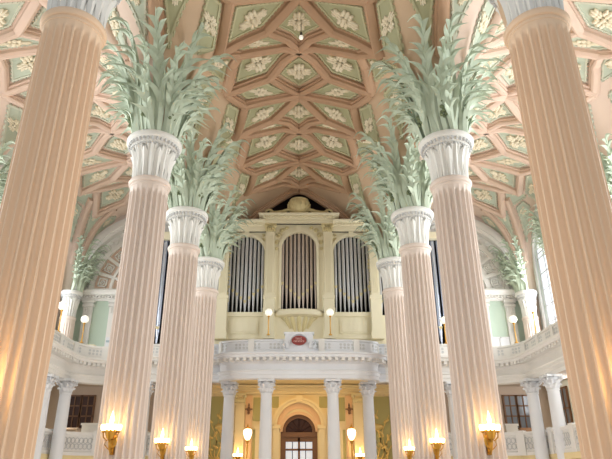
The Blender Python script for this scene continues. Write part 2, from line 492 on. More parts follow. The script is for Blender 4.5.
def eggs():
    mb = MB(); z = CT + 1.43
    for k in range(36):
        a = 2 * PI * k / 36; mb.ball((.775 * math.cos(a), .775 * math.sin(a), z), (.05, .05, .075), 6, 4)
    for k in range(48):
        a = 2 * PI * k / 48; mb.ball((.715 * math.cos(a), .715 * math.sin(a), z - .13), (.03, .03, .03), 5, 4)
    return mb.mesh('egg_moulding', 'relief_grey')
EGGS = eggs()
def berries():
    mb = MB()
    for k in range(14):
        mb.ball((.86 + random.uniform(-.08, .08), random.uniform(-.1, .1), AB + .75 + random.uniform(-.25, .3)), .06, 6, 4)
    return mb.mesh('fruit_cluster', 'palm_fruit')
BERRY = berries()
def palm_column(label, x, y, near):
    t = thing('palm_column', label, 'column', (x, y, 0), 0, 'fluted palm columns lining the nave')
    link('base', BASE, t)
    link('shaft', SH_NEAR if near else SH_FAR, t)
    link('collar', COLLAR_N if near else COLLAR_F, t)
    c = link('capital', BELL, t)
    b = link('abacus', ABAC, t); link('egg_moulding', EGGS, b)
    k = 0
    for kind, n, ph in (('tall', 9, 0), ('middle', 9, .5), ('short', 7, .2), ('stalk', 18, .35)):
        for i in range(n):
            f = link('palm_frond', FR[kind][i % 3], t, (0, 0, 0), 2 * PI * (i + ph) / n + random.uniform(-.09, .09))
            s = random.uniform(.97, 1.04); f.scale = (s, s * (1 if i % 2 else -1) * random.uniform(.9, 1.15), 1)
            f.location.z = random.uniform(-.12, .02)
    for i in range(6): link('fruit_cluster', BERRY, t, (0, 0, 0), 2 * PI * (i + .3) / 6)
    return t
CX = [4.62, 4.68, 4.62, 4.62]; CXR = [4.88, 4.76, 4.66, 4.75]; CYs = [9.2, 16.0, 21.5, 27.2]
words = ['nearest the camera, running off the bottom left edge|nearest the camera, running off the right edge',
         'second from the camera on the left, wall lamp at its foot|second from the camera on the right, wall lamp at its foot',
         'third from the camera on the left, partly behind the second|third from the camera on the right, partly behind the second',
         'farthest on the left, slim beside the organ|farthest on the right, slim beside the organ']
for i in range(4):
    for k, sx in enumerate((-1, 1)):
        palm_column('salmon palm topped column, ' + words[i].split('|')[k], CXR[i] if sx > 0 else -CX[i], CYs[i], i == 0)

# smaller piers with palms against the aisle walls, standing on the gallery floor
def short_shaft():
    mb = MB(); NF = 20; per = 6; n = NF * per; vs = []; zs = [(5.16, 0), (5.5, 0), (5.56, .6), (5.7, 1), (7.86, 1), (8.0, .8), (8.1, 0), (CT, 0)]
    for z, dep in zs:
        for i in range(n):
            u = (i % per) / per; a = 2 * PI * i / n; w = max(0, 1 - ((u - .5) / .40) ** 2) ** .5 if abs(u - .5) < .40 else 0
            vs.append(((.61 - .07 * w * dep) * math.cos(a), (.61 - .07 * w * dep) * math.sin(a), z))
    mb.add(vs, [(k * n + i, k * n + (i + 1) % n, (k + 1) * n + (i + 1) % n, (k + 1) * n + i) for k in range(len(zs) - 1) for i in range(n)])
    return mb.mesh('shaft', 'rosy_stone', True, 50)
PSH = short_shaft()
def wall_pier(label, x, y, zf):
    t = thing('palm_pier', label, 'column', (x, y, 0), 0, 'palm piers against the aisle walls'); t.scale = (.7, .7, 1)
    link('shaft', PSH, t); link('collar', COLLAR_F, t); link('capital', BELL, t); b = link('abacus', ABAC, t); link('egg_moulding', EGGS, b)
    a0 = PI if x > 0 else 0
    for kind, n in (('tall', 5), ('middle', 6), ('short', 5), ('stalk', 8)):
        for i in range(n):
            f = link('palm_frond', FR[kind][i % 3], t, (0, 0, 0), a0 + (i / (n - 1) - .5) * 2.3 + random.uniform(-.08, .08))
            f.scale = (1.1, 1.2, .82); f.location.z = AB * .18
    return t
for sx, side in ((-1, 'left'), (1, 'right')):
    wall_pier('slender palm topped pier in the far %s corner beside the round tympanum' % side, sx * 13.3, 32.35, 0)
    wall_pier('palm topped pier on the %s aisle wall, mostly behind the nearest column' % side, sx * 13.45, 27.2, 0)
    wall_pier('palm topped pier on the %s aisle wall, frond tips at the picture edge' % side, sx * 13.45, 21.5, 0)

# ---------------------------------------------------------------- room shell
struct('floor', MB().box(-14.5, 14.5, -6, 35, FLOOR - .2, FLOOR), 'stone_floor', smooth=False)
def aisle_wall(sx, side):
    mb = MB(); X0, X1 = 14.05, 14.45
    WY = [12.65, 18.75, 24.35, 30.75]; HW = 1.25; SILL, SPR = 5.2, 12.2
    cuts = [5.8]
    for w in WY: cuts += [w - HW, w + HW]
    cuts.append(33.4)
    for a, b in zip(cuts[0::2], cuts[1::2]): mb.box(X0, X1, a, b, FLOOR, 17)
    for w in WY:
        mb.box(X0, X1, w - HW, w + HW, FLOOR, SILL)
        arc_ = [(w + HW * math.cos(PI * i / 16), SPR + HW * math.sin(PI * i / 16)) for i in range(17)]
        for p, q in zip(arc_, arc_[1:]): mb.prism([p, q, (q[0], 17), (p[0], 17)], 'x', X0, X1)
    if sx < 0: mb.mirror_x()
    struct('wall_' + side, mb, 'outer_wall', smooth=False)
    for j, w in enumerate(WY):
        fr = MB(); X = 14.2
        def bar(y0, y1, z0, z1): fr.box(X - .04, X + .04, y0, y1, z0, z1)
        bar(w - HW, w - HW + .08, SILL, SPR); bar(w + HW - .08, w + HW, SILL, SPR)
        for m in (-.4, .4): bar(w + m - .03, w + m + .03, SILL, SPR + 1.05)
        for z in [SILL + .04 + .95 * k for k in range(8)] + [SPR]: bar(w - HW, w + HW, z - .03, z + .03)
        arcp = [(w + (HW - .04) * math.cos(PI * i / 16), SPR + (HW - .04) * math.sin(PI * i / 16)) for i in range(17)]
        fr.tube([(X, a, b) for a, b in arcp], .05, 6)
        gl = MB(); gl.add([(X + .03, w - HW, SILL), (X + .03, w + HW, SILL)] + [(X + .03, w + HW * math.cos(PI * i / 16), SPR + HW * math.sin(PI * i / 16)) for i in range(17)], [tuple(range(19))])
        trim = MB()
        trim.arch_band(0, SPR, HW, HW + .28, 0, .12)
        trim.box(-HW - .28, -HW, 0, .12, SILL, SPR); trim.box(HW, HW + .28, 0, .12, SILL, SPR)
        trim.xf(Matrix.Translation((14.07, w, 0)) @ Matrix.Rotation(PI / 2, 4, 'Z'))
        if sx < 0: fr.mirror_x(); gl.mirror_x(); trim.mirror_x()
        o = struct('window_%d' % (j + 1 + (4 if sx > 0 else 0)), fr, 'cool_white', smooth=False)
        obj('window_pane', gl, 'glowing_glass', o); obj('window_surround', trim, 'white_plaster', o)
aisle_wall(-1, 'left'); aisle_wall(1, 'right')

# west end wall, storey by storey
YW = 33.3
for sx, side in ((-1, 'left'), (1, 'right')):
    mb = MB().box(4.9, 14.1, YW, YW + .3, FLOOR, 4.9)
    if sx < 0: mb.mirror_x()
    struct('wall_west_lower_' + side, mb, 'beige_wall', smooth=False)
    mb = MB().box(4.9, 14.1, YW, YW + .3, 4.9, 10.3)
    if sx < 0: mb.mirror_x()
    struct('wall_west_upper_' + side, mb, 'mint_wall', smooth=False)
    mb = MB().box(4.9, 14.1, YW, YW + .3, 10.3, 17)
    if sx < 0: mb.mirror_x()
    struct('wall_west_gable_' + side, mb, 'pale_vault', smooth=False)
    # order of pilasters and the cornice they carry
    pils = []
    for x in (8.9, 11.0, 12.55):
        pil = MB(); pils.append(pil); pil.box(x - .27, x + .27, YW - .14, YW, 4.9, 9.7); pil.box(x - .34, x + .34, YW - .2, YW, 4.9, 5.3); pil.box(x - .33, x + .33, YW - .2, YW, 9.35, 9.5); pil.box(x - .36, x + .36, YW - .24, YW, 9.58, 9.75)
        for k in range(4): pil.box(x - .21 + .11 * k, x - .16 + .11 * k, YW - .19, YW, 8.95, 9.33)
    cor = MB().sweep([(4.9, YW), (14.0, YW)], [(0, 9.72), (.14, 9.72), (.14, 9.85), (.2, 9.87), (.2, 9.95), (.42, 10.02), (.46, 10.12), (.5, 10.2), (.5, 10.3), (0, 10.34)])
    for k in range(50): cor.box(5.0 + .18 * k, 5.09 + .18 * k, YW - .34, YW - .1, 9.88, 9.97)
    if sx < 0: cor.mirror_x()
    t = struct('trim_%d' % (1 if sx < 0 else 2), cor, 'white_plaster')
    for pil in pils:
        if sx < 0: pil.mirror_x()
        obj('pilaster', pil, 'white_plaster', t, smooth=False)
    # half-round tympanum with bands, vine relief and square coffers
    tx, tz = 8.85, 10.35; K_ = Matrix.Translation((tx, 0, tz)) @ Matrix.Diagonal((1.075, 1, 1.075, 1)) @ Matrix.Translation((-tx, 0, -tz))
    t = MB().arch_band(tx, tz, 4.05, 4.7, YW - .5, YW); t.arch_band(tx, tz, 4.25, 4.5, YW - .58, YW - .4)
    back = MB().arch_band(tx, tz, 1.1, 4.06, YW - .12, YW)
    vine = MB(); cof = MB(); bar = MB(); shellp = MB()
    vine.arch_band(tx, tz, 3.42, 3.5, YW - .3, YW)
    for k in range(44):
        a = PI * (k + .5) / 44; rr = 3.78 + (.1 if k % 2 else -.1)
        b = MB(); b.ball((0, 0, 0), (.2, .06, .09), 6, 4); b.xf(Matrix.Translation((tx + rr * math.cos(a), YW - .16, tz + rr * math.sin(a))) @ Matrix.Rotation(-(a + PI / 2 + (.6 if k % 2 else -.6)), 4, 'Y')); vine.add(b.v, b.f)
    cof.arch_band(tx, tz, 1.3, 3.42, YW - .16, YW - .02)
    for r in (2.3, 3.34): bar.arch_band(tx, tz, r - .08, r + .08, YW - .3, YW)
    for k in range(11):
        a = PI * k / 10; c, s = math.cos(a), math.sin(a)
        bar.prism([(tx + r * c + o * s, tz + r * s - o * c) for r, o in ((1.2, -.07), (3.4, -.09), (3.4, .09), (1.2, .07))], 'y', YW - .28, YW)
    for k in range(10):
        a = PI * (k + .5) / 10
        for r, sz in ((2.83, .25), (1.8, .18)):
            b = MB()
            for o, w in ((1.0, .05), ):
                for q in range(4):
                    b.box(-sz, sz, -.02, .1, sz - w, sz + w) if False else None
            b.box(-sz, sz, -.1, 0, -sz, -sz + .06); b.box(-sz, sz, -.1, 0, sz - .06, sz); b.box(-sz, -sz + .06, -.1, 0, -sz, sz); b.box(sz - .06, sz, -.1, 0, -sz, sz)
            for q in range(8):
                b.ball((sz * .45 * math.cos(q * PI / 4), -.03, sz * .45 * math.sin(q * PI / 4)), (sz * .22, .07, sz * .22), 6, 4)
            b.ball((0, -.06, 0), sz * .2, 6, 4)
            b.xf(Matrix.Translation((tx + r * math.cos(a), YW - .16, tz + r * math.sin(a))) @ Matrix.Rotation(-(a - PI / 2), 4, 'Y')); vine.add(b.v, b.f)
    shellp.arch_band(tx, tz, .02, 1.2, YW - .35, YW, seg=16)
    for m_ in (t, back, vine, cof, bar, shellp):
        m_.xf(K_)
        if sx < 0: m_.mirror_x()
    o = tag(obj('tympanum', back, 'white_plaster'), 'half round coffered tympanum with vine border above the %s aisle gallery' % side, 'arch', 'coffered tympana at the aisle ends')
    obj('archivolt', t, 'white_plaster', o); obj('vine_relief', vine, 'capital_white', o); obj('coffer_ground', cof, 'pale_rib' if sx < 0 else 'white_plaster', o); obj('coffer_bars', bar, 'white_plaster', o); obj('shell_centre', shellp, 'white_plaster', o)

# recess above and behind the organ, its shade put into the dark colour
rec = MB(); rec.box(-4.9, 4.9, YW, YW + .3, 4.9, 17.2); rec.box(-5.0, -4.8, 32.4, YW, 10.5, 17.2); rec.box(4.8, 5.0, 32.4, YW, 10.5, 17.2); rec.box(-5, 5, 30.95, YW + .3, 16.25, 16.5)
struct('wall_west', rec, 'recess_shade', smooth=False)

# ---------------------------------------------------------------- organ
YO = 31.2
org = thing('organ', 'large cream and gold pipe organ with three arched bays of grey pipes', 'organ', (0, YO, 5.3))
def oo(name, mb, mat, smooth=True, label=None, parent=None):
    mb.v = [(x, y, z - 5.3) for x, y, z in mb.v]
    return obj(name, mb, mat, parent or org, smooth=smooth, label=label)
def rect_with_arch(mb, x0, x1, z0, z1, cx, r, zs, zb, y0, y1):
    # slab with an arched opening
    mb.box(x0, cx - r, y0, y1, z0, z1); mb.box(cx + r, x1, y0, y1, z0, z1)
    if zb > z0: mb.box(cx - r, cx + r, y0, y1, z0, zb)
    A = [(cx + r * math.cos(PI * i / 20), zs + r * math.sin(PI * i / 20)) for i in range(21)]
    for p, q in zip(A, A[1:]): mb.prism([p, q, (q[0], z1), (p[0], z1)], 'y', y0, y1)
case = MB()
rect_with_arch(case, -1.95, 1.95, 5.3, 13.75, 0, 1.02, 12.25, 8.62, -.15, .05)
for s in (-1, 1):
    a, b = sorted((s * 1.95, s * 4.45))
    rect_with_arch(case, a, b, 5.3, 13.3, s * 3.06, 1.08, 12.0, 8.45, -.02, .18)
    case.box(*sorted((s * 4.3, s * 4.5)), .0, 1.3, 5.3, 13.3)
oo('case', case, 'organ_cream', False)
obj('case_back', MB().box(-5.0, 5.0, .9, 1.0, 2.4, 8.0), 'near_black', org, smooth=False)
mould = MB()
mould.arch_band(0, 12.25, 1.0, 1.18, -.24, -.12)
for s in (-1, 1): mould.box(*sorted((s * 1.0, s * 1.14)), -.22, -.12, 8.62, 12.25)
for s in (-1, 1):
    mould.arch_band(s * 3.06, 12.0, 1.06, 1.22, -.11, .0)
    for q in (-1, 1): mould.box(*sorted((s * 3.06 + q * 1.06, s * 3.06 + q * 1.2)), -.09, 0, 8.45, 12.0)
    mould.box(s * 3.06 - .13, s * 3.06 + .13, -.17, 0, 13.0, 13.4)
mould.box(-.15, .15, -.32, -.1, 13.2, 13.65)
oo('arch_moulding', mould, 'organ_cream')
for s in (-1, 1):
    for x, zt in ((s * 1.66, 13.75), (s * 4.28, 13.3)):
        p = MB(); p.box(x - .24, x + .24, -.36, -.1, 9.3, zt - .55); p.box(x - .3, x + .3, -.42, -.1, 7.3, 9.25); p.box(x - .34, x + .34, -.46, -.1, 9.15, 9.35); p.box(x - .34, x + .34, -.46, -.1, 6.9, 7.3)
        for k in range(4): p.box(x - .18 + .1 * k, x - .13 + .1 * k, -.39, -.3, 9.5, zt - .8)
        po = oo('pilaster', p, 'organ_cream', False)
        c = MB(); c.box(x - .34, x + .34, -.46, -.1, zt - .12, zt)
        for k in range(5):
            c.ball((x - .24 + .12 * k, -.38, zt - .4), (.08, .1, .16), 6, 4)
        for q in (-1, 1): c.ball((x + q * .26, -.42, zt - .2), (.11, .1, .11), 8, 5)
        oo('pilaster_capital', c, 'organ_gold', True, None, po)
    # ornamental scrollwork in the spandrels
    for cxx, zz, rr in ((s * 1.2, 13.05, .2), (s * 1.0, 13.35, .16), (s * 1.28, 12.6, .16), (s * .72, 13.5, .12), (s * 1.3, 12.2, .1)):
        sc = MB(); sc.tube([(cxx + rr * (1 - u / 14) * math.cos(u * .8), -.19, zz + rr * (1 - u / 14) * math.sin(u * .8)) for u in range(12)], .035, 5)
        sc.ball((cxx, -.17, zz), (.08, .07, .08), 6, 4)
        oo('spandrel_scroll', sc, 'organ_gold')
    for cxx, zz, rr in ((s * 2.12, 12.8, .14), (s * 4.0, 12.8, .14), (s * 2.1, 13.1, .1), (s * 4.02, 13.1, .1)):
        sc = MB(); sc.tube([(cxx + rr * (1 - u / 14) * math.cos(u * .8), -.04, zz + rr * (1 - u / 14) * math.sin(u * .8)) for u in range(12)], .03, 5)
        oo('spandrel_scroll', sc, 'organ_gold')
    tr = MB()
    for k in range(16): tr.ball((s * 4.05 + .05 * math.sin(k), -.03, 8.9 + .22 * k), (.07, .05, .09), 6, 4)
    oo('garland', tr, 'organ_gold')
ENT = [(0, 0), (.08, 0), (.08, .18), (.12, .2), (.12, .5), (.2, .55), (.2, .68), (.42, .78), (.48, .9), (.48, .98), (0, 1.02)]
ent = MB().sweep([(-1.98, .6), (-1.98, -.4), (1.98, -.4), (1.98, .6)], [(n * .8, 13.7 + z * .56) for n, z in ENT])
for k in range(22): ent.box(-2.1 + .195 * k, -2.0 + .195 * k, -.7, -.5, 14.04, 14.12)
oo('entablature', ent, 'organ_cream', True)
for s in (-1, 1):
    pth = [(s * 1.98, -.2), (s * 4.55, -.2), (s * 4.55, .8)]
    e2 = MB().sweep(pth if s > 0 else pth[::-1], [(n, 13.28 + z * .62) for n, z in ENT]) if s > 0 else MB().sweep([(-4.55, .8), (-4.55, -.2), (-1.98, -.2)], [(n, 13.28 + z * .62) for n, z in ENT])
    for k in range(13): e2.box(s * (2.2 + .18 * k) - .05, s * (2.2 + .18 * k) + .05, -.52, -.36, 13.66, 13.76)
    oo('entablature', e2, 'organ_cream', True)
# crest: shell urn with swags on the cornice
cr = MB()
cr.lathe([(.2, 14.25), (.36, 14.28), (.3, 14.36), (.42, 14.46), (.5, 14.62), (.52, 14.8), (.48, 14.92), (.44, 14.95), (.46, 15.0), (.3, 15.04)], 0, -.3, 20)
for k in range(14):
    a = 2 * PI * k / 14; cr.tube([(.32 * math.cos(a), -.3 + .32 * math.sin(a), 14.38), (.52 * math.cos(a), -.3 + .52 * math.sin(a), 14.62), (.53 * math.cos(a), -.3 + .53 * math.sin(a), 14.84)], .035, 5)
for k in range(7):
    a = PI * k / 6; cr.ball((.2 * math.cos(a), -.3, 15.02 + .12 * math.sin(a)), .07, 6, 4)
cr.v = [(x * 1.25, -.3 + (y + .3) * 1.25, 14.25 + (z - 14.25) * 1.3) for x, y, z in cr.v]
oo('crest_urn', cr, 'organ_gold')
for s in (-1, 1):
    sw = MB()
    sw.tube([(s * (.45 + .13 * k), -.45, 14.66 - .26 * math.sin(min(1, k / 8) * PI * .55)) for k in range(11)], [.09, .11, .1, .12, .1, .11, .1, .1, .09, .1, .06], 7)
    for k in range(9): sw.ball((s * (.5 + .14 * k), -.5, 14.62 - .24 * math.sin(k / 8 * PI * .55)), .075, 6, 4)
    sw.tube([(s * (1.75 + .22 * math.cos(u * .7)), -.45, 14.42 + .16 * math.sin(u * .7)) for u in range(9)], .06, 6)
    oo('swag', sw, 'organ_gold')
# pipes
def pipe(x, y, zb, zm, zt, r, mat):
    mb = MB().lathe([(r * .28, zb), (r * .95, zm - .05), (r, zm), (r, zt)], x, y, 12)
    p = oo('organ_pipe', mb, mat)
    mo = MB(); mo.box(x - r * .62, x + r * .62, y - r * 1.0, y - r * .6, zm, zm + .11); mo.box(x - r * .9, x + r * .9, y - r * 1.02, y, zm + .1, zm + .16)
    oo('pipe_mouth', mo, 'organ_gold', False, None, p)
for cx, zb, zt, yy, mat in ((0, 8.62, 13.3, .12, 'pipe_warm'), (-3.06, 8.45, 13.1, .28, 'pipe_tin'), (3.06, 8.45, 13.1, .28, 'pipe_tin')):
    n = 9
    for k in range(n):
        q = k - (n - 1) / 2; x = cx + q * .237
        zm = zb + .62 + .22 * abs(q)
        pipe(x, yy + .015 * abs(q), zb, zm, zt, .082 if k % 2 else .09, mat)
for s in (-1, 1):                           # side fields and tall outer towers
    w = MB(); w.box(*sorted((s * 5.55, s * 5.7)), -.02, 1.3, 5.3, 13.2); w.box(*sorted((s * 4.5, s * 5.7)), -.02, .2, 5.3, 8.3); w.box(*sorted((s * 4.5, s * 5.7)), -.02, .2, 12.9, 13.6)
    w.box(*sorted((s * 8.5, s * 8.62)), -.02, 1.2, 5.3, 13.3); w.box(*sorted((s * 5.6, s * 8.6)), -.02, .25, 12.9, 13.35); w.box(*sorted((s * 5.6, s * 8.6)), -.02, .25, 5.3, 6.6)
    oo('side_case', w, 'organ_cream', False)
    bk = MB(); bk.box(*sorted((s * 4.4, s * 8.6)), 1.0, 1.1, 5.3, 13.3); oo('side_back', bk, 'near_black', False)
    for k in range(5): pipe(s * (4.68 + .19 * k), .4, 8.35, 9.1 + .1 * k, 12.95, .078, 'pipe_tin')
    for k in range(7): pipe(s * (6.2 + .34 * k), .45, 6.65, 7.6, 12.95, .12, 'pipe_cool')
# plinth, panels and the round console bowl under the central bay
for s in (-1, 1):
    pl = MB()
    pl.box(*sorted((s * 1.95, s * 4.45)), -.14, 0, 8.2, 8.45); pl.box(*sorted((s * 2.25, s * 3.85)), -.07, 0, 7.25, 8.0); pl.box(*sorted((s * 2.35, s * 3.75)), -.1, 0, 7.35, 7.9)
    pl.box(*sorted((s * 1.95, s * 4.45)), -.16, 0, 6.95, 7.15); pl.box(*sorted((s * 2.25, s * 3.85)), -.08, 0, 5.9, 6.7)
    oo('plinth_panel', pl, 'organ_cream', False)
bowl = MB().lathe([(.7, 7.1), (.75, 7.2), (.6, 7.26), (.66, 7.4), (.86, 7.7), (1.02, 7.95), (1.08, 8.1), (1.5, 8.2), (1.58, 8.32), (1.55, 8.46), (1.45, 8.52)], 0, .25, 36, True)
bowl.v = [(x, .25 + (y - .25) * .62, z) for x, y, z in bowl.v]
bo = oo('console_bowl', bowl, 'organ_cream')
ac = MB()
for k in range(9):
    a = -PI + PI * (k + .5) / 9; c, s_ = math.cos(a), math.sin(a) * .62
    ac.blade([(r * c, .25 + r * s_, z) for r, z in ((.62, 7.32), (.74, 7.5), (.93, 7.76), (1.07, 7.98), (1.16, 8.1), (1.2, 8.03))], [.06, .1, .13, .13, .09, .03], (-math.sin(a), math.cos(a) * .62, 0), .06, -.1)
oo('acanthus', ac, 'organ_gold', True, None, bo)
for s in (-1, 1):
    br = MB(); br.box(*sorted((s * 1.42, s * 1.95)), -.45, -.1, 6.9, 8.45); br.box(*sorted((s * 1.36, s * 2.0)), -.52, -.1, 8.35, 8.6)
    oo('console_bracket', br, 'organ_cream', False)

# ---------------------------------------------------------------- galleries
def mir(p): return [(-x, y) for x, y in reversed(p)]
def arcpts(cx, cy, r, a0, a1, n): return [(cx + r * math.cos(math.radians(a0 + (a1 - a0) * i / n)), cy + r * math.sin(math.radians(a0 + (a1 - a0) * i / n))) for i in range(n + 1)]
G_ENT = [(-.5, 4.36), (0, 4.36), (0, 4.52), (.03, 4.54), (.03, 4.68), (.08, 4.72), (.08, 4.76), (-.02, 4.8), (-.02, 5.06), (.0, 5.08), (.03, 5.2), (-.5, 5.2)]
G_COR = [(-.5, 5.2), (.05, 5.2), (.05, 5.3), (.42, 5.31), (.44, 5.42), (.52, 5.46), (.52, 5.52), (.1, 5.56), (-.5, 5.56)]
G_PAR = [(-.22, 5.56), (.06, 5.56), (.06, 5.66), (0, 5.7), (0, 6.1), (.06, 6.13), (.06, 6.22), (-.22, 6.22)]
def along(path, step):
    out = []; acc = step / 2
    for a, b in zip(path, path[1:]):
        L = math.hypot(b[0] - a[0], b[1] - a[1])
        while acc < L:
            t = acc / L; d = ((b[0] - a[0]) / L, (b[1] - a[1]) / L)
            out.append((a[0] + (b[0] - a[0]) * t, a[1] + (b[1] - a[1]) * t, d)); acc += step
        acc -= L
    return out
def obox(mb, x, y, d, hw, n0, n1, z0, z1):
    nx, ny = d[1], -d[0]; vs = []
    for z in (z0, z1):
        for t, n in ((-hw, n0), (hw, n0), (hw, n1), (-hw, n1)): vs.append((x + d[0] * t + nx * n, y + d[1] * t + ny * n, z))
    mb.add(vs, [(3, 2, 1, 0), (4, 5, 6, 7), (0, 1, 5, 4), (1, 2, 6, 5), (2, 3, 7, 6), (3, 0, 4, 7)])
def lattice(path, z0, z1, n, step=.19, skip=None):
    mb = MB()
    for x, y, d in path:
        for a, b in ((z0 + .02, (z0 + z1) / 2 - .015), ((z0 + z1) / 2 + .015, z1 - .02)):
            h = (b - a) / 2; c = (a + b) / 2; o = []
            nx, ny = d[1], -d[0]
            for k in range(8):
                t = 2 * PI * k / 8 + PI / 8; o.append((x + d[0] * .062 * math.cos(t) + nx * n, y + d[1] * .062 * math.cos(t) + ny * n, c + h * math.sin(t)))
            q = []
            for k in range(8):
                t = 2 * PI * k / 8 + PI / 8; q.append((x + d[0] * .08 * math.cos(t) + nx * (n - .03), y + d[1] * .08 * math.cos(t) + ny * (n - .03), c + h * 1.1 * math.sin(t)))
            mb.add(o + q, [tuple(range(8))] + [(k, (k + 1) % 8, 8 + (k + 1) % 8, 8 + k) for k in range(8)])
    return mb
_m = MB(); obox(_m, 0, 0, (1, 0), .075, .02, .37, 5.17, 5.31); MODIL = _m.mesh('modillion', 'white_plaster', False)
_m = MB(); obox(_m, 0, 0, (1, 0), .15, -.24, .075, 5.56, 6.235); PPIER = _m.mesh('parapet_pier', 'white_plaster', False)
_m = MB(); obox(_m, 0, 0, (1, 0), .2, -.24, .16, 1.0, 2.14); BPIER = _m.mesh('balustrade_pier', 'white_plaster', False)
def gallery(root, path, mat, cor_mat=None):
    e = obj('entablature', MB().sweep(path, G_ENT), mat, root)
    c_ = obj('cornice', MB().sweep(path, G_COR), mat, root)
    for x, y, d in along(path, .31): link('modillion', MODIL, c_, (x, y, 0), math.atan2(d[1], d[0]))
    p = obj('parapet', MB().sweep(path, G_PAR), mat, root)
    A_ = along(path, .19)
    for i in range(0, len(A_) - 1, 9):
        if len(A_[i:i + 7]) > 5: obj('lattice_panel', lattice(A_[i:i + 7], 5.74, 6.06, .012), 'relief_grey', p)
    for x, y, d in along(path, 1.71): link('parapet_pier', PPIER, root, (x, y, 0), math.atan2(d[1], d[0]))
RP = [(4.3, 29.0), (7.5, 29.0), (8.6, 29.3), (9.2, 29.72)] + arcpts(9.5, 28.1, 1.7, 88, 0, 10) + [(11.2, 14.0)]
def slab(poly, z0, z1): return MB().prism(poly, 'z', z0, z1)
for sx, side in ((-1, 'left'), (1, 'right')):
    path = RP if sx > 0 else mir(RP)
    g = thing('upper_gallery', 'white curved upper gallery with pierced parapet sweeping round the %s aisle' % side, 'gallery', (0, 0, 0), 0, 'upper galleries along the aisles')
    gallery(g, path, 'white_plaster')
    fl = MB().prism([(11.65, 14.0), (14.0, 14.0), (14.0, 33.25), (4.3, 33.25), (4.3, 29.46), (7.5, 29.46), (9.3, 30.2), (10.4, 30.0), (11.5, 28.9), (11.65, 27.9)], 'z', 4.75, 5.15)
    if sx < 0: fl.mirror_x()
    obj('floor_slab', fl, 'beige_wall', g, smooth=False)
# bulging organ loft
HW = 3.95
LP = [(-4.3, 29.0)] + [(-HW * math.copysign(abs(math.cos(t)) ** .62, math.cos(t)), 29.05 - 1.15 * math.sin(t) ** .62) for t in [PI * i / 40 for i in range(41)]] + [(4.3, 29.0)]
loft = thing('organ_loft', 'white bow fronted organ loft balcony on four slender columns', 'balcony', (0, 0, 0))
gallery(loft, LP, 'cool_white')
obj('floor_slab', slab([(x, y + .3) for x, y in LP] + [(4.3, 33.2), (-4.3, 33.2)], 4.8, 5.15), 'warm_wall', loft, smooth=False)
# raised centre block of the parapet with side consoles
cb = MB(); cb.box(-.68, .68, 27.72, 28.0, 5.6, 6.5); cb.box(-.74, .74, 27.68, 28.02, 6.44, 6.54)
cb.box(-.62, -.5, 27.64, 27.8, 5.75, 6.15); cb.box(.5, .62, 27.64, 27.8, 5.75, 6.15); cb.arch_band(0, 6.0, .42, .52, 27.64, 27.75)
for s in (-1, 1): cb.tube([(s * .68, 27.66, 5.75), (s * .8, 27.66, 5.9), (s * .72, 27.66, 6.05), (s * .6, 27.66, 5.95)], .05, 6)
obj('centre_block', cb, 'cool_white', loft)
pq = MB(); pq.prism([(.42 * math.cos(2 * PI * i / 28), 6.12 + .26 * math.sin(2 * PI * i / 28)) for i in range(28)], 'y', 27.57, 27.66)
pq.v = [(x * .84, y, 6.1 + (z - 6.12) * .88) for x, y, z in pq.v]
pla = tag(obj('oval_plaque', pq, 'plaque_red'), 'small oval red brown plaque with pale lettering on the loft parapet', 'plaque')
lt = MB()
x = -.2
for w, kind in ((.07, 'T'), (.08, 'U'), (.05, 'I'), (.08, 'C')):
    if kind in 'T': lt.box(x, x + w, 27.555, 27.575, 6.245, 6.265); lt.box(x + w / 2 - .01, x + w / 2 + .01, 27.555, 27.575, 6.16, 6.25)
    elif kind == 'U': lt.box(x, x + .02, 27.555, 27.575, 6.16, 6.265); lt.box(x + w - .02, x + w, 27.555, 27.575, 6.16, 6.265); lt.box(x, x + w, 27.555, 27.575, 6.2, 6.215)
    elif kind == 'I': lt.box(x + .015, x + .035, 27.555, 27.575, 6.16, 6.265)
    else: lt.box(x, x + .02, 27.555, 27.575, 6.16, 6.265); lt.box(x, x + w, 27.555, 27.575, 6.245, 6.265); lt.box(x, x + w, 27.555, 27.575, 6.16, 6.18)
    x += w + .03
for k in range(8):
    x = -.3 + .077 * k; lt.box(x, x + .02, 27.555, 27.575, 6.02, 6.11)
    if k % 2 == 0: lt.box(x, x + .055, 27.555, 27.575, 6.09, 6.11)
    else: lt.box(x, x + .055, 27.555, 27.575, 6.055, 6.075); lt.box(x + .04, x + .058, 27.555, 27.575, 6.02, 6.11)
lt.v = [(x * .84, y, 6.1 + (z - 6.12) * .88) for x, y, z in lt.v]
obj('lettering', lt, 'letter_cream', pla, smooth=False)

